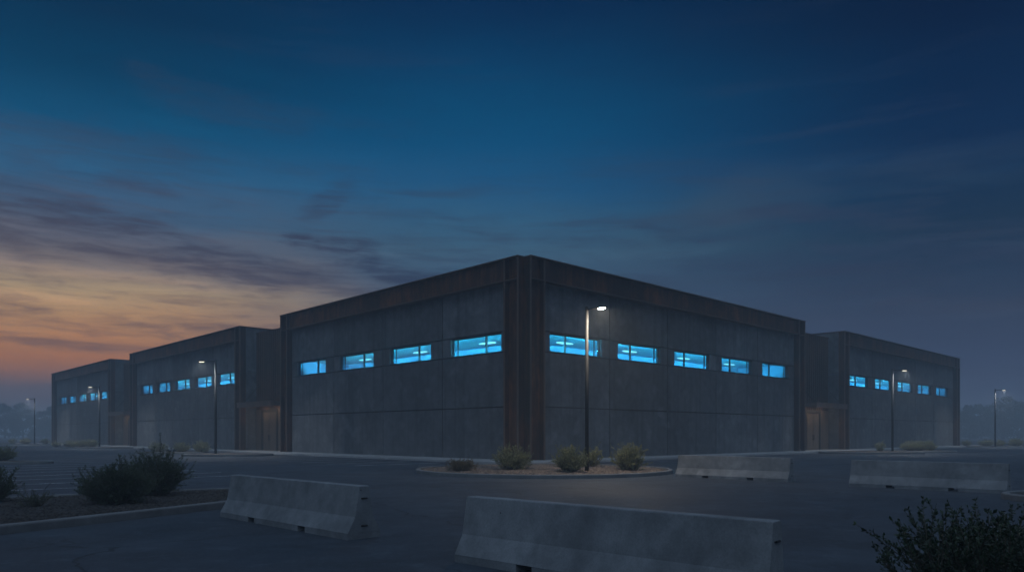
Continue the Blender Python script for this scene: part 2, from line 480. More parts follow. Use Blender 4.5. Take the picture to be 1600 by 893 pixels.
def facade(ax, s0, s1, wins, joints, parent, corner_start=False, bare_start=False):
    a = s0 + (.5 if corner_start else 0)
    c0 = a + 1.2; c1 = s1 - 1.15
    steel_column(ax, a, c0, parent); steel_column(ax, c1, s1, parent)
    # roof girder: web, bottom and top flanges
    m = FM(ax)
    m.fb(c0+.001, c1-.001, .26, .44, FB+.05, H-.07)
    gd = m.build('roof_girder', M['rust'], parent)
    m = FM(ax)
    for p, q in ((a+.087, c0-.087), (c0+.002, c1-.002), (c1+.087, s1-.087)): m.fb(p, q, .0, .5, FB, FB+.05)
    m.build('bottom_flange', M['rustedge'], gd)
    m = FM(ax); m.fb(a-.03, s1+.03, -.06, .52, H-.05, H); m.build('top_flange', M['rustedge'], gd)
    # concrete wall of panels with open joints, a dark backing behind
    js = [c0] + [j for j in joints if c0+.4 < j < c1-.4] + [c1]
    zs = [(0, J1), (J1, WB0-.05), (WB1+.05, FB+.3)]
    g_ = .036
    w = FM(ax)
    for p, q in zip(js, js[1:]):
        for z0, z1 in zs: w.fb(p+g_, q-g_, .5, .64, z0+g_, z1-g_)
        cut = sorted([(max(u, p+g_), min(v, q-g_)) for u, v in wins if v > p and u < q])
        x = p+g_
        for u, v in cut:
            if u-x > .03: w.fb(x, u, .5, .64, WB0-.05+g_, WB1+.05-g_)
            if v > u: w.fb(u, v, .5, .64, WB0-.05+g_, WB0-.002), w.fb(u, v, .5, .64, WB1+.002, WB1+.05-g_)
            x = v
        if q-g_-x > .03: w.fb(x, q-g_, .5, .64, WB0-.05+g_, WB1+.05-g_)
    wo = w.build('concrete_wall', M['wall'], parent)
    b = FM(ax)
    b.fb(c0-.1, c1+.1, .641, .86, 0, WB0-.004); b.fb(c0-.1, c1+.1, .641, .86, WB1+.004, H-.4)
    x = c0-.1
    for u, v in sorted(wins):
        b.fb(x, u-.004, .641, .86, WB0-.004, WB1+.004); x = v+.004
    b.fb(x, c1+.1, .641, .86, WB0-.004, WB1+.004)
    b.build('wall_backing', M['joint'], wo)
    # windows
    for i, (u, v) in enumerate(wins):
        f = FM(ax); t = .055; d0 = .70 if corner_start else .57; d1 = d0+.1
        f.fb(u, v, d0, d1, WB0, WB0+t); f.fb(u, v, d0, d1, WB1-t, WB1)
        f.fb(u, u+t, d0, d1, WB0+t, WB1-t); f.fb(v-t, v, d0, d1, WB0+t, WB1-t)
        k = u + (v-u)*.335
        f.fb(k-.04, k+.04, d0-.02, d1, WB0+t, WB1-t)
        k = v-.42
        f.fb(k-.015, k+.015, d0+.01, d1, WB0+t, WB1-t)
        # sheet metal sill and head lining the opening
        f.fb(u, v, .49, d0-.001, WB0+.001, WB0+.012)
        wf = f.build('window', M['frame'], parent)
        p_ = FM(ax); p_.fb(u+t, v-t, d0+.045, d0+.053, WB0+t, WB1-t); p_.build('pane', M['glass'], wf)
    # the lit room behind the windows
    if wins:
        lo, hi = min(u for u, v in wins)-.25, min(s1-.75, max(v for u, v in wins)+2.6)
        dB, zC, zF = 6.2, WB1+.26, 4.6
        r = FM(ax)
        f0 = lo-.2
        if corner_start:                       # one L shaped room runs round the corner
            lo = .87 if ax == 'R' else dB+.001
            f0 = lo; b0 = dB if ax == 'R' else dB+.2
        else:
            b0 = f0; r.fb(lo-.2, lo, .87, dB, zF, zC)
        r.fb(b0, hi+.2, dB, dB+.2, zF, zC+.1); r.fb(f0, hi+.2, .87, dB, zF-.1, zF)
        r.fb(hi, hi+.2, .87, dB, zF, zC)
        ro = r.build('lit_room', M['room'], parent)
        cl = FM(ax); cl.fb(f0, hi+.2, .87, dB, zC, zC+.1); cl.build('ceiling', M['roomceil'], ro)
        cv = FM(ax); w0 = wins[0][0] + (.3 if corner_start else .1)
        cv.fb(w0, wins[-1][1], 1.05, 1.17, WB1+.09, WB1+.18)
        cvo = cv.build('added_fill_strip', M['roomfill'], ro)
        hs = FM(ax); hs.fb(w0-.1, wins[-1][1]+.1, .96, .99, WB1, zC-.003); hs.fb(w0-.1, wins[-1][1]+.1, .991, 1.24, WB1+.025, WB1+.04); hs.build('added_light_shield', M['roomdark'], ro)  # unseen shield added to keep the strip's light off the ground outside
        for i, (u, v) in enumerate(wins):
            dd = 4.6; c = (u+1.6+28.7)/.886-28.7
            if c > hi-.6: continue
            l_ = MB(); px, py = (dd, c) if ax == 'L' else (c, dd)
            rx, ry = (.30, .80) if ax == 'L' else (.80, .30)
            for z in (zC-.04, zC-.004): l_.v += [(px+rx*math.cos(2*math.pi*q/24), py+ry*math.sin(2*math.pi*q/24), z) for q in range(24)]
            l_.f += [(q, (q+1) % 24, 24+(q+1) % 24, 24+q) for q in range(24)] + [tuple(reversed(range(24)))]
            l_.build('ceiling_lamp', M['roomlamp'], ro)
    return c0, c1

def windows(first, w, pitch, n): return [(first+i*pitch, first+i*pitch+w) for i in range(n)]

def shell(x0, x1, y0, y1, parent, skip=()):
    """plain concrete side and rear walls and the roof"""
    m = MB()
    if 'x0' not in skip: m.box(x0+.02, x0+.3, y0+.9, y1-.9, 0, H-.3)
    if 'y0' not in skip: m.box(x0+.9, x1-.02, y0+.02, y0+.3, 0, H-.3)
    m.box(x1-.3, x1-.02, y0+.9, y1-.02, 0, H-.3)
    m.box(x0+.9, x1-.32, y1-.3, y1-.02, 0, H-.3)
    o = m.build('side_wall', M['wall'], parent)
    r = MB(); r.box(x0+.55, x1-.35, y0+.55, y1-.35, H-.6, H-.35); r.build('roof', M['roof'], parent)

def side_return(ax, s, depth, parent, inward=1):
    """the end of a block seen from the entrance recess: steel at the corner, then a concrete slab"""
    pass

def block(name, label): 
    o = empty(name, loc(0, 0), ANG); tag(o, label, 'warehouse', 'blocks of the warehouse'); return o

# main corner block
main = block('warehouse_block', 'largest concrete warehouse block with the rust steel corner column behind the planted island')
WL = 29.4; WR = 35.2
facade('L', 0, WL, windows(2.4, 4.7, 6.75, 4), [7.93+6.75*i for i in range(3)], main, True)
facade('R', 0, WR, windows(2.6, 4.75, 6.42, 5), [8.18+6.42*i for i in range(4)], main, True)
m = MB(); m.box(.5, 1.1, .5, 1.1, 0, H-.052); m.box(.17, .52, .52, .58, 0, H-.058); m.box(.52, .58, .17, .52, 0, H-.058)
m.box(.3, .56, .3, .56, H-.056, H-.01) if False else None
m.build('corner_post', M['rustshade'], main)
m = MB(); m.box(.53, 29.6, WL-.3, WL-.02, 0, H-.3); m.box(WR-.3, WR-.02, .53, WL-.32, 0, H-.3); m.build('side_wall', M['wall'], main)
m = MB(); m.box(.55, WR-.35, .55, WL-.35, H-.6, H-.35); m.build('roof', M['roof'], main)

def end_return_L(y, parent):      # block whose near end faces the camera at local y (left row)
    m = MB(); m.box(.5, .56, y-.012, y+.2, 0, H-.056); m.box(.03, .5, y+.05, y+.3, 0, H-.056); m.build('steel_column', M['rust'], parent)
    m = MB(); m.box(.57, 12, y+.06, y+.3, 0, J1-.02); m.box(.57, 12, y+.06, y+.3, J1+.02, WB0+1); m.box(.57, 12, y+.06, y+.3, WB0+1.04, H-.07)
    m.box(.57, 12, y+.1, y+.29, J1-.03, J1+.03); m.build('end_wall', M['wall'], parent)
    m = MB(); m.box(.52, 12, y-.02, y+.32, H-.066, H-.004); m.build('coping', M['rust'], parent)
def end_return_R(x, parent):
    m = MB(); m.box(x-.012, x+.2, .5, .56, 0, H-.056); m.box(x+.05, x+.3, .03, .5, 0, H-.056); m.build('steel_column', M['rust'], parent)
    m = MB(); m.box(x+.06, x+.3, .57, 12, 0, J1-.02); m.box(x+.06, x+.3, .57, 12, J1+.02, WB0+1); m.box(x+.06, x+.3, .57, 12, WB0+1.04, H-.07)
    m.box(x+.1, x+.29, .57, 12, J1-.03, J1+.03); m.build('end_wall', M['wall'], parent)
    m = MB(); m.box(x-.02, x+.32, .52, 12, H-.066, H-.004); m.build('coping', M['rust'], parent)

U2a, U2b = 37.5, 70.2
U3a, U3b = 78.3, 111.6
R2a, R2b = 43.8, 81.4
u2 = block('warehouse_block', 'middle block of the left row, left of the lit entrance recess beside the largest block')
facade('L', U2a, U2b, windows(U2a+2.1, 4.4, 5.9, 5), [U2a+1.4+5.9*i for i in range(1, 5)], u2); end_return_L(U2a, u2)
u3 = block('warehouse_block', 'farthest hazy warehouse block at the left end of the row in front of dim trees')
facade('L', U3a, U3b, windows(U3a+2.3, 4.7, 5.9, 5), [U3a+1.8+5.9*i for i in range(1, 5)], u3); end_return_L(U3a, u3)
for u, a, b in ((u2, U2a, U2b), (u3, U3a, U3b)):
    m = MB(); m.box(.53, 24, b-.3, b-.02, 0, H-.3); m.box(23.7, 24, a+.4, b-.32, 0, H-.3); m.build('side_wall', M['wall'], u)
    m = MB(); m.box(.55, 23.6, a+.35, b-.35, H-.6, H-.35); m.build('roof', M['roof'], u)
r2 = block('warehouse_block', 'warehouse block on the right, standing past the right entrance recess behind a street lamp')
facade('R', R2a, R2b, windows(R2a+2.5, 4.9, 6.75, 5), [R2a+1.6+6.75*i for i in range(1, 5)], r2); end_return_R(R2a, r2)
m = MB(); m.box(R2b-.3, R2b-.02, .53, 24, 0, H-.3); m.box(R2a+.4, R2b-.32, 23.7, 24, 0, H-.3); m.build('side_wall', M['wall'], r2)
m = MB(); m.box(R2a+.35, R2b-.35, .55, 23.6, H-.6, H-.35); m.build('roof', M['roof'], r2)

# entrance recesses between the blocks
def entrance(ax, s0, s1, label, door, c0, c1):
    e = empty('entrance_bay', loc(0, 0), ANG); tag(e, label, 'entrance', 'recessed entrances between the blocks')
    D = 1.62; HL = 11.05
    w = FM(ax); w.fb(s0, s1, D, D+.25, 0, HL)
    n = int((s1-s0)/.42)
    for i in range(n):
        x = s0 + (i+.25)*(s1-s0)/n; w.fb(x, x+.16, D-.045, D-.001, 3.95, HL-.02)
    w.build('cladding_wall', M['clad'], e)
    m = FM(ax); m.fb(s0, s1, D-.08, D+.4, HL, HL+.07); m.build('coping', M['rust'], e)
    m = FM(ax); m.fb(s0, s1, D+.26, 12, HL-.5, HL-.3); m.build('roof', M['roof'], e)
    # door set: frame, two leaves, glazed side light
    a, b = door; zt = 3.62
    f = FM(ax); f.fb(a-.3, a, D-.12, D-.002, SW, zt+.25); f.fb(b, b+.3, D-.12, D-.002, SW, zt+.25); f.fb(a, b, D-.12, D-.002, zt, zt+.25)
    fo = f.build('door_frame', M['doorframe'], e)
    mid = (a+b)/2
    for p, q, hs in ((a+.01, mid-.012, 1), (mid+.012, b-.01, -1)):
        d = FM(ax); d.fb(p, q, D-.07, D-.003, SW+.01, zt-.01)
        d.fb(p+.15, q-.15, D-.085, D-.071, SW+.3, 1.5); d.fb(p+.15, q-.15, D-.085, D-.071, 1.75, zt-.3)
        do = d.build('door', M['door'], e)
        hx = (q-.12) if hs == 1 else (p+.12)
        h = FM(ax); h.fb(hx-.02, hx+.02, D-.15, D-.12, 1.05, 1.55); h.fb(hx-.02, hx+.02, D-.121, D-.072, 1.10, 1.14); h.fb(hx-.02, hx+.02, D-.121, D-.072, 1.46, 1.50)
        h.build('handle', M['frame'], do)
    # plain lit wall panels either side of the doors
    for p, q in ((s0+.02, a-.32), (b+.32, s1-.02)):
        if q-p > .3: pn = FM(ax); pn.fb(p, q, D-.05, D-.003, SW, 3.9); pn.build('lower_panel', M['door'], e)
    # canopy: channel edges round a flat deck, hung on two rods
    P = -.32; z0, z1 = 4.08, 4.46
    c = FM(ax)
    c.fb(c0, c1, P, P+.05, z0, z1); c.fb(c0, c0+.05, P+.052, D-.05, z0, z1-.003); c.fb(c1-.05, c1, P+.052, D-.05, z0, z1-.003)
    c.fb(c0-.03, c1+.03, P-.05, P+.16, z1+.001, z1+.05); c.fb(c0+.06, c1-.06, P+.06, D-.055, z1-.16, z1-.06)
    c.fb(c0-.02, c1+.02, P-.03, P+.12, z0-.035, z0-.002)
    cn = c.build('canopy', M['rustedge'], e)
    for sx in (c0+.35, c1-.9):
        t = MB()
        if ax == 'L': t.tube((P+.2, sx, z1-.02), (D-.02, sx, z1+1.9), .028, n=8)
        else: t.tube((sx, P+.2, z1-.02), (sx, D-.02, z1+1.9), .028, n=8)
        t.build('tie_rod', M['darkbar'], cn)
    for k in (.33, .72):
        sx = c0+(c1-c0)*k; px, py = (.75, sx) if ax == 'L' else (sx, .75)
        l_ = MB(); l_.tube((px, py, z1-.20), (px, py, z1-.165), .10, .10, 16); l_.build('downlight', M['downlight'], cn)
    return e

entrance('L', WL-.01, U2a+.04, 'rust clad entrance recess with hung canopy between the largest block and middle left block', (33.3, 35.95), 30.5, U2a-.10)
entrance('L', U2b-.01, U3a+.04, 'distant hazy entrance recess in the left row, between the middle block and farthest block', (73.2, 75.8), U2b+1.4, U3a-.10)
entrance('R', WR-.01, R2a+.04, 'rust clad entrance recess with canopy between the largest block and right hand block', (38.9, 41.6), WR+1.6, R2a-.10)

# sidewalk slab round the blocks
m = MB(); m.box(-2.1, 90, -2.1, 0.9, -.1, SW); m.box(-2.1, .9, .9, 118, -.1, SW-.0005); m.box(.9, 2.6, 28, 118, -.1, SW-.001); m.box(33, 90, .9, 2.6, -.1, SW-.0015)
o = m.build('sidewalk', M['walk'], None, bevel=.02); o.location = loc(0, 0); o.rotation_euler = (0, 0, ANG); tag(o, kind='structure')

# parking stripes
m = MB()
def stripe(x0, x1, y):
    b = len(m.v); w_ = .07
    m.v += [(x0, y-w_, .004), (x1, y-w_, .004), (x1, y+w_, .004), (x0, y+w_, .004)]; m.f.append((b, b+1, b+2, b+3))
for i in range(9): stripe(-8.6, -3.2, 3.6+i*2.75)
for i in range(16): stripe(-8.6, -3.2, 44+i*2.75) if not (5 < i < 9) else None
for i in range(15): stripe(-27.0, -21.6, -9.5+i*2.75)
for i in range(10): stripe(-21.6, -16.2, -1+i*2.75)
for i in range(9):
    x_ = 7.5+i*2.75; b = len(m.v)
    m.v += [(x_-.055, -8.4, .004), (x_+.055, -8.4, .004), (x_+.055, -3.2, .004), (x_-.055, -3.2, .004)]; m.f.append((b, b+1, b+2, b+3))
o = m.build('parking_lines', M['paint']); o.location = loc(0, 0); o.rotation_euler = (0, 0, ANG); tag(o, kind='structure')

# ------------------------------------------------------------------ planting islands
def island(pts, matbed, kw=.17, kh=.15, bedz=.115):
    """closed outline -> kerb ring with a rounded top edge + bed"""
    n = len(pts); P = [Vector(p) for p in pts]
    nrm = []
    for i in range(n):
        t = (P[(i+1) % n]-P[i-1]).normalized(); nrm.append(Vector((t.y, -t.x)))
    if sum(P[i].x*P[(i+1) % n].y-P[(i+1) % n].x*P[i].y for i in range(n)) < 0: nrm = [-v for v in nrm]
    prof = [(0, -.1), (0, kh-.03), (-.01, kh-.01), (-.03, kh), (-kw+.01, kh), (-kw, kh-.01), (-kw, 0)]
    m = MB()
    for i in range(n):
        for o_, z in prof: m.v.append((P[i].x+nrm[i].x*o_, P[i].y+nrm[i].y*o_, z))
    k = len(prof)
    for i in range(n):
        j = (i+1) % n
        for a in range(k-1): m.f.append((i*k+a, j*k+a, j*k+a+1, i*k+a+1))
    me = m.build('kerb', M['kerb']); tag(me, kind='structure')
    b = MB(); c = sum(P, Vector((0, 0)))/n
    b.v.append((c.x, c.y, bedz+.05))
    for i in range(n): b.v.append((c.x+(P[i].x-c.x)*.6, c.y+(P[i].y-c.y)*.6, bedz+.035))
    for i in range(n): b.v.append((P[i].x-nrm[i].x*(kw-.005), P[i].y-nrm[i].y*(kw-.005), bedz-.02))
    for i in range(n):
        j = (i+1) % n
        b.f.append((0, 1+i, 1+j)); b.f.append((1+i, 1+n+i, 1+n+j, 1+j))
    tag(b.build('planting_bed', matbed), kind='structure')

def ell(cx, cy, rx, ry, n=48, p=2.3, rot=0.0):
    out = []
    for i in range(n):
        t = 2*math.pi*i/n; c, s = math.cos(t), math.sin(t)
        u = rx*math.copysign(abs(c)**(2/p), c); v = ry*math.copysign(abs(s)**(2/p), s)
        out.append((cx+u*math.cos(rot)-v*math.sin(rot), cy+u*math.sin(rot)+v*math.cos(rot)))
    return out

def smooth_poly(pts, it=3):
    for _ in range(it):
        q = []
        for i in range(len(pts)):
            a, b = Vector(pts[i]), Vector(pts[(i+1) % len(pts)])
            q += [tuple(a*.75+b*.25), tuple(a*.25+b*.75)]
        pts = q
    return pts

ISL = ell(1.35, 31.4, 5.45, 5.2, 64, 2.0)
island(ISL, M['gravelbed'])
LBED = smooth_poly([(-10.4, 7.6), (-8.35, 11.2), (-6.75, 14.6), (-5.6, 17.2), (-6.0, 20.3), (-8.2, 19.75), (-11.3, 17.5), (-15.5, 13.5), (-15, 8.0)], 3)
island(LBED, M['mulch'])
island(ell(15.3, 17.7, 3.2, 1.55, 40), M['mulch'])
island(ell(4.7, 4.5, 2.9, 1.7, 40), M['mulch'])
island(ell(-21.2, 54.6, 3.2, 2.4), M['gravelbed'])
island(ell(-28.6, 61.2, 2.9, 2.0), M['gravelbed'])
island(ell(-47.6, 84.6, 4.6, 2.2), M['gravelbed'])
island(ell(-76, 115, 8.5, 2.6), M['gravelbed'])
island(ell(-31.0, 39.8, 5.9, 1.5), M['gravelbed'])
island(ell(30.2, 61.8, 4.2, 3.4), M['gravelbed'])
island(ell(37.0, 65.5, 2.6, 1.9), M['gravelbed'])
island(ell(62, 93.5, 7.5, 2.4), M['gravelbed'])

# loose stones and bark on the nearer beds
def scatter(name, outline, n, size, mat, seed, z=.115, rise=.05):
    rng = np.random.default_rng(seed); P = np.array(outline); c = P.mean(0)
    k = len(P); ii = rng.integers(0, k, n); u = np.sqrt(rng.random(n))*.94; t = rng.random(n)
    a = P[ii]*(1-t)[:, None] + P[(ii+1) % k]*t[:, None]
    xy = c + (a-c)*u[:, None]
    zz = z - .02 + np.where(u < .6, .045+.02*(1-u/.6), .055*(1-(u-.6)/.4)) 
    base = np.array([(1, 0, 0), (0, 1, 0), (-1, 0, 0), (0, -1, 0), (0, 0, 1), (0, 0, -1)], float)
    tri = np.array([(0, 1, 4), (1, 2, 4), (2, 3, 4), (3, 0, 4), (1, 0, 5), (2, 1, 5), (3, 2, 5), (0, 3, 5)])
    s = size*(0.5+rng.random((n, 1, 1)))*(.6+.6*rng.random((n, 1, 3))); s[:, :, 2] *= .6
    v = base[None]*s*(0.75+.5*rng.random((n, 6, 1)))
    an = rng.random(n)*6.28; ca, sa = np.cos(an)[:, None], np.sin(an)[:, None]
    vx = v[:, :, 0]*ca - v[:, :, 1]*sa; vy = v[:, :, 0]*sa+v[:, :, 1]*ca
    V = np.stack([vx+xy[:, 0:1], vy+xy[:, 1:2], v[:, :, 2]+zz[:, None]], -1).reshape(-1, 3)
    Fc = (tri[None]+6*np.arange(n)[:, None, None]).reshape(-1, 3)
    return tag(np_mesh(name, V, Fc, 3, mat), kind='stuff')
scatter('gravel', ISL, 5200, .045, M['stone'], 3)
scatter('bark_mulch', LBED, 9000, .035, M['bark_chip'], 4)

# ------------------------------------------------------------------ shrubs
def grow(seed, Rr, Hh, nstem, leaf, nleaf, upright=.5, spread=.55, width=.38, twigs=4, wobble=.18, bare=.15):
    """returns (stem verts, faces, leaf verts, faces) of a bush with base at the origin"""
    rng = np.random.default_rng(seed)
    sv, sf, lv, lf = [], [], [], []
    def tube(pts, r0, r1):
        n = len(pts); b = len(sv)
        for i, p in enumerate(pts):
            r = r0+(r1-r0)*i/(n-1); d = pts[min(i+1, n-1)]-pts[max(i-1, 0)]; d = d/(np.linalg.norm(d)+1e-9)
            a = np.cross(d, (.3, .9, .2)); a /= np.linalg.norm(a)+1e-9; c = np.cross(d, a)
            for k in range(3):
                t = 2.094*k; sv.append(p + r*(a*math.cos(t)+c*math.sin(t)))
        for i in range(n-1):
            for k in range(3):
                j = (k+1) % 3; sf.append((b+i*3+k, b+i*3+j, b+i*3+3+j, b+i*3+3+k))
    def leaves_on(pts, cnt, start):
        n = len(pts)-1
        for q in range(cnt):
            t = (start+(1-start)*rng.random())*n; i = min(int(t), n-1); f = t-i
            p = pts[i]*(1-f)+pts[i+1]*f; d = pts[i+1]-pts[i]; d = d/(np.linalg.norm(d)+1e-9)
            r = rng.normal(size=3); r -= d*np.dot(r, d); r /= np.linalg.norm(r)+1e-9
            ax = d*(.55+.5*rng.random()) + r*(.5+.6*rng.random()); ax /= np.linalg.norm(ax)
            sd = np.cross(ax, rng.normal(size=3)); sd /= np.linalg.norm(sd)+1e-9
            up = np.cross(sd, ax)
            L = leaf*(.6+.8*rng.random()); W = L*width*(.8+.4*rng.random())
            b = len(lv)
            lv.extend([p, p+ax*L*.5+sd*W*.5+up*W*.18, p+ax*L, p+ax*L*.5-sd*W*.5+up*W*.18])
            lf.append((b, b+1, b+2, b+3))
    per = max(1, nleaf//(nstem*(twigs+1)))
    for s in range(nstem):
        az_ = rng.random()*6.283; ti = (rng.random()**.6)*(1-upright*.55)*1.5
        d = np.array([math.cos(az_)*math.sin(ti), math.sin(az_)*math.sin(ti), math.cos(ti)])
        ln = (1/math.sqrt((math.sin(ti)/Rr)**2+(math.cos(ti)/Hh)**2))*(.72+.34*rng.random())
        b0 = np.array([math.cos(az_), math.sin(az_), 0])*Rr*.16*rng.random(); b0[2] = -.06
        pts = [b0]; cur = b0.copy(); dd = d.copy(); k = 6
        for i in range(k):
            dd = dd + rng.normal(size=3)*wobble*.5 + np.array([0, 0, .10*upright]); dd /= np.linalg.norm(dd)
            cur = cur + dd*ln/k; cur[2] = max(cur[2], .02) if i > 0 else cur[2]; pts.append(cur.copy())
        tube(pts, .008+.006*Hh, .002)
        leaves_on(pts, per, .25+bare)
        for q in range(twigs):
            t = 1.2+rng.random()*(k-1.6); i = int(t); f = t-i; p = pts[i]*(1-f)+pts[min(i+1, k)]*f
            d2 = pts[min(i+1, k)]-pts[i]; d2 /= np.linalg.norm(d2)+1e-9
            d2 = d2 + rng.normal(size=3)*spread + np.array([0, 0, .25*upright]); d2 /= np.linalg.norm(d2)
            l2 = ln*(.22+.22*rng.random()); tp = [p]; c2 = p.copy()
            for _ in range(3):
                d2 = d2 + rng.normal(size=3)*wobble*.5; d2 /= np.linalg.norm(d2); c2 = c2 + d2*l2/3; c2[2] = max(c2[2], .03); tp.append(c2.copy())
            tube(tp, .004, .0015); leaves_on(tp, per, .1)
    return np.array(sv), np.array(sf), np.array(lv), np.array(lf)

def make_shrub(name, label, cat, group, pos, rz, data, leafmat):
    o = empty(name, pos, rz); tag(o, label, cat, group)
    sv, sf, lv, lf = data
    np_mesh('stems', sv, sf, 4, M['stem'], o); np_mesh('foliage', lv, lf, 4, leafmat, o)
    return o

Z = .12
G_MAIN = 'shrubs on the corner island'
def sp(px, py): x, y, _ = ground_pt(px, py, Z); return (x, y, Z)
s1 = make_shrub('shrub', 'low brown shrub at the left tip of the gravel corner island', 'shrub', G_MAIN, sp(721, 735.5), 0,
                grow(11, .72, .52, 82, .05, 9360, .35, .7, .34), M['brownleaf'])
s2 = make_shrub('shrub', 'broad sage shrub in front of the rust steel corner column', 'shrub', G_MAIN, sp(802, 734), .4,
                grow(12, .98, 1.06, 108, .05, 16200, .45, .6, .34), M['sage'])
s3 = make_shrub('shrub', 'tall rounded sage shrub standing just left of the main lamp pole', 'shrub', G_MAIN, sp(889, 737.5), 1.1,
                grow(13, .80, 1.10, 104, .05, 16200, .55, .55, .34), M['sage'])
s4 = make_shrub('shrub', 'sage shrub half hidden behind the main lamp pole on corner island', 'shrub', G_MAIN, sp(926, 729.5), 2.0,
                grow(14, .62, 1.0, 40, .06, 5200, .55, .55, .34), M['sage'])
s5 = make_shrub('shrub', 'round lit sage shrub at the right of the corner island', 'shrub', G_MAIN, sp(983, 734.5), 2.8,
                grow(15, .84, 1.10, 108, .05, 16200, .55, .55, .34), M['sage'])
protos = [s2, s3, s5, s4]

G_L = 'shrubs in the left mulch bed'
make_shrub('shrub', 'low dark spreading bush in the left mulch bed, left of its taller neighbour', 'shrub', G_L, (*ground_pt(184, 797)[:2], Z), 0,
           grow(21, .86, .95, 170, .045, 42000, .42, .42, .22, 5, .12), M['darkleaf'])
make_shrub('shrub', 'tallest dark bush in the left mulch bed, rising behind a lower bush', 'shrub', G_L, (*ground_pt(243, 783)[:2], Z), 0,
           grow(22, .76, 1.18, 150, .045, 36000, .55, .42, .22, 5, .12), M['darkleaf'])
make_shrub('shrub', 'dark bush cut by the left picture edge, beside sparse low plant in mulch', 'shrub', G_L, (*ground_pt(-22, 795)[:2], Z), 0,
           grow(23, .66, .90, 120, .045, 24000, .5, .42, .22, 5, .12), M['darkleaf'])
make_shrub('low_plant', 'sparse low twiggy plant in mulch between the two left bushes', 'plant', G_L, (*ground_pt(50, 803)[:2], Z), 0,
           grow(24, .42, .50, 34, .042, 900, .5, .5, .22, 3), M['darkleaf'])
make_shrub('shrub', 'big dark leafy shrub in the near right corner of the picture', 'shrub', None, (3.40, 4.75, Z), 0,
           grow(31, 1.9, .76, 300, .028, 84000, .74, .36, .5, 7, .14, .05), M['nearleaf'])

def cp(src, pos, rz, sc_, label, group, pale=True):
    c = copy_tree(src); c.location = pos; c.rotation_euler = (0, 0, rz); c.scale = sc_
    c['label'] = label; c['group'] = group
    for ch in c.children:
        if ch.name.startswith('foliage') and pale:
            ch.material_slots[0].link = 'OBJECT'; ch.material_slots[0].material = M['litsage']
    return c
far = [
 (247, 61.5, .9, .85, 'leftmost of the three pale shrubs on the lot island left of a lit lamp', 'shrubs on the left lot island'),
 (283, 61.2, 1.0, .8, 'middle of the three pale shrubs on the lot island left of a lit lamp', 'shrubs on the left lot island'),
 (314, 61.0, 1.0, .85, 'shrub nearest the lit lamp among three pale shrubs on left lot island', 'shrubs on the left lot island'),
 (88, 87.5, 1.0, .7, 'hazy shrub at the foot of the farthest block near its left corner', 'shrubs by the hazy left lamp'),
 (112, 85.0, 1.1, .75, 'hazy shrub farther from the lamp pole on the island before the farthest block', 'shrubs by the hazy left lamp'),
 (128, 84.8, 1.0, .8, 'hazy shrub in the middle of the island before the farthest left block', 'shrubs by the hazy left lamp'),
 (143, 84.6, 1.0, .85, 'hazy shrub closest to the lamp pole before the farthest left block', 'shrubs by the hazy left lamp'),
 (20, 114.5, 1.2, .9, 'faint shrub leftmost by the farthest left lamp, in haze', 'shrubs by the farthest left lamp'),
 (40, 114.8, 1.0, .9, 'faint shrub just left of the farthest left lamp pole', 'shrubs by the farthest left lamp'),
 (71, 114.6, 1.0, .8, 'faint shrub right of the farthest left lamp, beside the farthest block', 'shrubs by the farthest left lamp'),
 (3, 40.5, 1.0, .8, 'dark shrub on the small island at the left picture edge', None),
 (1376, 64.0, .9, .9, 'pale shrub just left of the right lot lamp pole', 'shrubs by the right lot lamp'),
 (1421, 65.6, 1.0, .9, 'pale shrub right of the right lot lamp, left of a touching pair', 'shrubs by the right lot lamp'),
 (1437, 65.8, .9, .85, 'darker shrub in the middle of the touching clump right of the right lot lamp', 'shrubs by the right lot lamp'),
 (1452, 65.4, .85, .85, 'rightmost shrub in the touching clump right of the right lot lamp', 'shrubs by the right lot lamp'),
 (1510, 93.2, 1.15, .85, 'faint shrub by the right end wall corner of the right hand block', 'shrubs by the farthest right lamp'),
 (1541, 93.0, 1.15, .85, 'faint shrub just left of the farthest right lamp pole', 'shrubs by the farthest right lamp'),
 (1563, 93.4, .9, .75, 'faint low shrub just right of the farthest right lamp pole', 'shrubs by the farthest right lamp'),
 (1588, 92.6, 1.2, .9, 'faint shrub at the right picture edge beyond the long barrier', 'shrubs by the farthest right lamp'),
]
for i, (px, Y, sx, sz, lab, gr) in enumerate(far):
    cp(protos[i % 4] if i != 10 else s3, at(px, Y, Z), i*1.3, (sx, sx, sz), lab, gr or 'lone shrubs', i != 10)

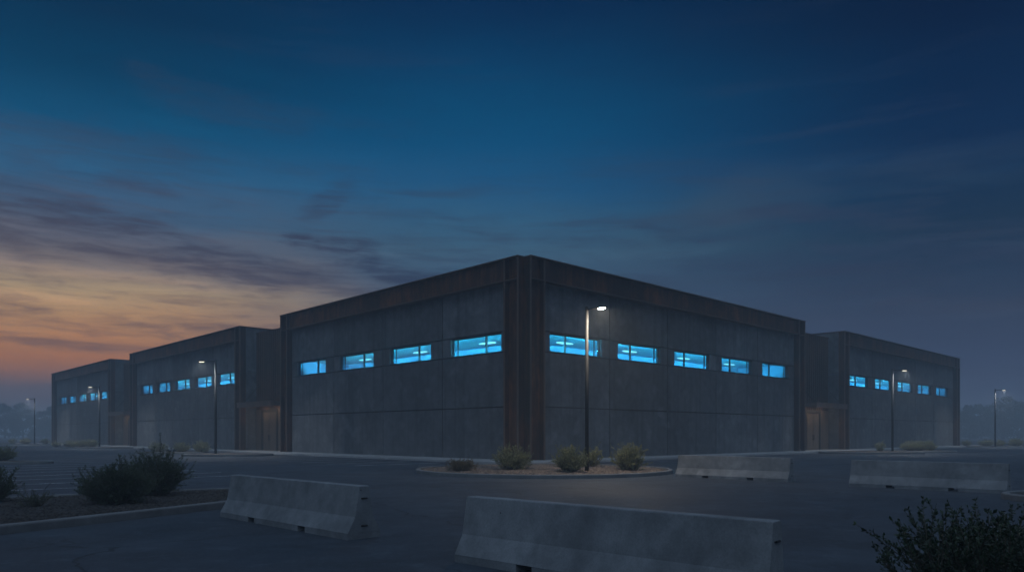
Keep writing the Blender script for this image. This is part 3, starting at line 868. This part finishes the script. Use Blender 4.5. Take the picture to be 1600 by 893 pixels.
# ------------------------------------------------------------------ street lamps
def make_lamp(name, label, pos, rz, lens):
    o = empty(name, pos, rz); tag(o, label, 'street lamp', 'street lamps around the parking lot')
    ex = 0 if lens is M['lens'] else .30
    m = MB(); m.box(-.19, .19, -.19, .19, 0, .025)
    for a in (-.14, .14):
        for b in (-.14, .14): m.tube((a, b, .02), (a, b, .075), .018, n=6)
    m.build('base_plate', M['pole'], o)
    m = MB(); m.tube((0, 0, .02), (0, 0, 7.08), .095, .075, 16); m.tube((0, 0, 7.08), (0, 0, 7.12), .08, .06, 16); p = m.build('pole', M['pole'], o)
    for q in p.data.polygons: q.use_smooth = len(q.vertices) == 4
    m = MB(); m.box(.07, .40+ex, -.035, .035, 6.96, 7.03); m.build('arm', M['pole'], o, bevel=.01)
    # flat oval head, thicker over the driver box
    bm = bmesh.new(); n = 28
    prof = [(0.0, .055), (.55, .05), (.85, .03), (1.0, .0), (.95, -.02), (.80, -.025)]
    rings = []
    for f, z in prof:
        if f == 0: rings.append([bm.verts.new((.72, 0, 7.0+z))]); continue
        rings.append([bm.verts.new((.72+.38*f*math.cos(2*math.pi*i/n), .17*f*math.sin(2*math.pi*i/n), 7.0+z)) for i in range(n)])
    for a, b in zip(rings, rings[1:]):
        for i in range(n):
            j = (i+1) % n
            if len(a) == 1: bm.faces.new((a[0], b[i], b[j]))
            else: bm.faces.new((a[i], b[i], b[j], a[j]))
    bm.faces.new(rings[-1][::-1] if False else rings[-1])
    me = bpy.data.meshes.new('lamp_head'); bmesh.ops.recalc_face_normals(bm, faces=bm.faces); bm.to_mesh(me); bm.free()
    me.materials.append(M['pole'])
    h = bpy.data.objects.new('lamp_head', me); col.objects.link(h); h.parent = o; h.location = (ex, 0, 0)
    l_ = MB(); nn = 24
    if lens is M['lens']:
        for z in (6.972, 6.945):
            s_ = 1.0 if z > 6.95 else .8
            for i in range(nn): l_.v.append((.78+.16*s_*math.cos(2*math.pi*i/nn), .06*s_*math.sin(2*math.pi*i/nn), z if z > 6.95 else 6.958))
        for i in range(nn): j = (i+1) % nn; l_.f.append((i, nn+i, nn+j, j))
        l_.f.append(tuple(nn+i for i in reversed(range(nn)))); l_.f.append(tuple(range(nn)))
        l_.build('lens', lens, h)
    else:                                   # cut-off head: the bright lens sits up inside a glowing rim
        for i in range(nn): l_.v.append((.78+.10*math.cos(2*math.pi*i/nn), .055*math.sin(2*math.pi*i/nn), 6.970))
        l_.f.append(tuple(reversed(range(nn)))); l_.build('lens', lens, h)
        r_ = MB()
        for z, k in ((6.974, 1.0), (6.925, .92)):
            for i in range(nn): r_.v.append((.78+.20*k*math.cos(2*math.pi*i/nn), .085*k*math.sin(2*math.pi*i/nn), z))
        for i in range(nn): j = (i+1) % nn; r_.f.append((i, nn+i, nn+j, j))
        r_.build('lens_rim', M['refractor'], h)
    return o

lx, ly, _ = ground_pt(917, 736.5, Z)
lamp0 = make_lamp('street_lamp', 'nearest street lamp, brightly lit, on the gravel corner island', (lx, ly, Z), R(-38), M['lens']); lamp0.scale = (.86, .86, .915)
lamp1 = make_lamp('street_lamp', 'lit street lamp left of the largest block, before the left entrance recess', at(337, 55.2, Z), R(178), M['lens_far'])
def lamp_copy(px, Y, rz, label):
    c = copy_tree(lamp1); c.location = at(px, Y, Z); c.rotation_euler = (0, 0, rz); c['label'] = label
lamp_copy(155.5, 85, R(180), 'hazy street lamp in front of the farthest left block')
lamp_copy(54, 114, R(180), 'faint street lamp at far left standing clear of the buildings before hazy trees')
lamp_copy(1394.5, 62.8, R(4), 'street lamp before the windows of the right hand block')
lamp_copy(1555, 91, R(0), 'faint street lamp at far right standing clear of buildings before hazy trees')

# ------------------------------------------------------------------ concrete barriers
def make_barrier(L, label, mid, ang, seed):
    o = empty('concrete_barrier', (*mid, 0), ang); tag(o, label, 'barrier', 'concrete barriers across the lot')
    half = [(.30, .095), (.298, .10), (.165, .34), (.088, .80), (.078, .81)]
    sec = half + [(-y, z) for y, z in reversed(half)]
    rng = random.Random(seed)
    xs = [-L/2, -L/2+.012]+[-L/2+L*(i/14) for i in range(1, 14)]+[L/2-.012, L/2]
    m = MB(); k = len(sec)
    for i, x in enumerate(xs):
        e = .985 if i in (0, len(xs)-1) else 1.0
        for y, z in sec:
            jy = rng.uniform(-.002, .002); m.v.append((x, y*e+jy, z if e == 1 or z < .2 else z-.008))
    for i in range(len(xs)-1):
        for a in range(k):
            b = (a+1) % k; m.f.append((i*k+a, (i+1)*k+a, (i+1)*k+b, i*k+b))
    m.f.append(tuple(reversed(range(k)))); m.f.append(tuple((len(xs)-1)*k+a for a in range(k)))
    n1, n2 = -L/2+L*.29, -L/2+L*.69
    for a, b in ((-L/2+.004, n1-.12), (n1+.12, n2-.12), (n2+.12, L/2-.004)): m.box(a, b, -.297, .297, -.01, .098)
    body = m.build('body', M['barrier'], o)
    bm = bmesh.new(); bm.from_mesh(body.data); bmesh.ops.recalc_face_normals(bm, faces=bm.faces); bm.to_mesh(body.data); bm.free()
    for e in (-1, 1):
        for z in (.20, .62):
            b = MB(); x0 = e*(L/2-.02); x1 = e*(L/2+.010); w_ = .06
            b.tube((x0, -w_, z), (x1, -w_*.7, z), .011, n=6); b.tube((x1, -w_*.7, z), (x1, w_*.7, z), .011, n=6); b.tube((x1, w_*.7, z), (x0, w_, z), .011, n=6)
            b.build('slot_shade_bar', M['darkbar'], o)  # dark bars standing in for the shaded slots in the end face
    return o

def barrier_from(pl, pr, label, seed, extra=0.0):
    """front foot corners in the photo -> placed barrier"""
    a, b = Vector(ground_pt(*pl)[:2]), Vector(ground_pt(*pr)[:2])
    d = (b-a).normalized(); n = Vector((-d.y, d.x))         # away from camera
    mid = (a+b)/2 + n*.30
    return make_barrier((b-a).length, label, mid, math.atan2(d.y, d.x), seed)
def barrier_pts(a, b, label, seed):
    a, b = Vector(a), Vector(b); d = (b-a).normalized(); n = Vector((-d.y, d.x)); mid = (a+b)/2+n*.30
    return make_barrier((b-a).length, label, mid, math.atan2(d.y, d.x), seed)
barrier_from((344, 806.5), (543, 843.5), 'grey concrete barrier at the right tip of the left mulch bed', 1)
aL = Vector(ground_pt(710, 877)[:2])
barrier_pts(aL, aL+Vector((2.95, -2.70)), 'nearest concrete barrier, cut off by the bottom of the picture', 2)
barrier_from((1055, 744.0), (1231, 752.5), 'pale lit concrete barrier touching the right end of the gravel corner island', 3)
barrier_from((1326, 759.0), (1573, 771.0), 'dark concrete barrier at far right beside a kerbed mulch bed', 4)

# ------------------------------------------------------------------ trees far off
def make_tree(seed, Hh, Rr, nleaf):
    rng = np.random.default_rng(seed)
    o = empty('tree'); tag(o, 'hazy dark tree', 'tree', 'hazy trees beyond the lot')
    m = MB(); th = Hh*.30
    m.tube((0, 0, -.1), (.05, 0, th), .26, .17, 8)
    cl = []
    for i in range(9):
        a = rng.random()*6.28; e = .45+rng.random()*.8; l_ = Hh*(.25+.28*rng.random())
        q = np.array([math.cos(a)*math.cos(e)*l_*Rr/(Hh*.38), math.sin(a)*math.cos(e)*l_*Rr/(Hh*.38), th*.8+math.sin(e)*l_])
        m.tube((.04, 0, th*(.7+.3*rng.random())), tuple(q), .11, .03, 6); cl.append(q)
    m.build('trunk', M['bark'], o)
    cs = []
    for i in range(46):
        a = rng.random()*6.28; u = rng.random()**.5; h = rng.random()
        prof = math.sin(math.pi*min(.97, .24+h*.74))**.7
        c = np.array([math.cos(a)*u*Rr*prof, math.sin(a)*u*Rr*prof, Hh*.07+h*Hh*.89]); cs.append(c)
    cs += cl
    cs = np.array(cs); sz = Rr*(.16+.18*rng.random(len(cs)))
    ii = rng.integers(0, len(cs), nleaf); d = rng.normal(size=(nleaf, 3)); d /= np.linalg.norm(d, axis=1)[:, None]
    rad = sz[ii]*(rng.random(nleaf)**.45)*1.1
    p = cs[ii]+d*rad[:, None]*np.array([1, 1, .75]); p[:, 2] = np.maximum(p[:, 2], .1)
    a = rng.normal(size=(nleaf, 3)); a /= np.linalg.norm(a, axis=1)[:, None]
    b = np.cross(a, rng.normal(size=(nleaf, 3))); b /= np.linalg.norm(b, axis=1)[:, None]
    L = (.16+.14*rng.random(nleaf))[:, None]
    V = np.stack([p-a*L, p+b*L*.6, p+a*L, p-b*L*.6], 1).reshape(-1, 3)
    np_mesh('crown', V, np.arange(4*nleaf).reshape(-1, 4), 4, M['treeleaf'], o)
    return o
tp = [make_tree(51, 9.5, 4.4, 5200), make_tree(52, 8.3, 3.6, 4600), make_tree(53, 10.6, 5.0, 6000), make_tree(54, 7.4, 4.2, 4600)]
tl = [
 (-30, 205, 2, 1.0), (8, 200, 0, 1.0), (36, 207, 2, .93), (64, 215, 1, .95), (80, 203, 0, .92),
 (1500, 190, 3, 1.0), (1515, 186, 1, 1.0), (1533, 193, 0, .95), (1550, 200, 3, 1.1), (1568, 182, 2, .98), (1590, 190, 0, 1.0), (1614, 185, 2, .95)]
LT = ['hazy tree standing at the left picture edge, partly outside the frame', 'hazy tree at far left with a domed crown, first in from the edge',
      'tallest domed hazy tree at far left, left of the faint lamp', 'hazy narrow tree just right of the faint far left lamp pole', 'hazy tree touching the left corner of the farthest block',
      'hazy low tree against the right end of the right hand block', 'hazy narrow tree second from the right hand block', 'hazy dome shaped tree halfway between the right block and far right lamp',
      'hazy low tree just left of the farthest right lamp pole', 'tallest hazy tree behind the farthest right lamp', 'hazy tree at the right picture edge, right of the tallest one',
      'hazy tall tree cut by the right picture edge']
used = set()
for (px, Y, k, s_), lab in zip(tl, LT):
    o = tp[k] if k not in used else copy_tree(tp[k]); used.add(k)
    Y *= 1.42; s_ *= 1.42
    o.location = at(px, Y, 0); o.rotation_euler = (0, 0, px*.37); o.scale = (s_, s_, s_); o['label'] = lab

# ------------------------------------------------------------------ haze
m = MB(); m.box(-1560, 1560, -1560, 1560, -1.2, 16.0)
hm = bpy.data.materials.new('evening_haze'); hm.use_nodes = True; nt = hm.node_tree; nt.nodes.clear()
ho = nt.nodes.new('ShaderNodeOutputMaterial'); pv = nt.nodes.new('ShaderNodeVolumePrincipled')
pv.inputs['Color'].default_value = (.84, .93, 1.0, 1); pv.inputs['Density'].default_value = .0031; pv.inputs['Anisotropy'].default_value = -.1
nt.links.new(pv.outputs[0], ho.inputs['Volume'])
tag(m.build('haze', hm), 'thin blue grey evening haze lying over the parking lot', 'haze', kind='stuff')

# ------------------------------------------------------------------ render settings
scene.render.engine = 'CYCLES'
cy = scene.cycles
cy.use_denoising = True
try: cy.denoiser = 'OPENIMAGEDENOISE'
except Exception: pass
cy.max_bounces = 6; cy.diffuse_bounces = 3; cy.glossy_bounces = 2; cy.transmission_bounces = 2; cy.volume_bounces = 1; cy.transparent_max_bounces = 8
cy.sample_clamp_indirect = 3.0; cy.caustics_reflective = False; cy.caustics_refractive = False
vs = scene.view_settings
vs.view_transform = 'Standard'; vs.look = 'None'; vs.exposure = 0; vs.gamma = 1; vs.use_curve_mapping = False
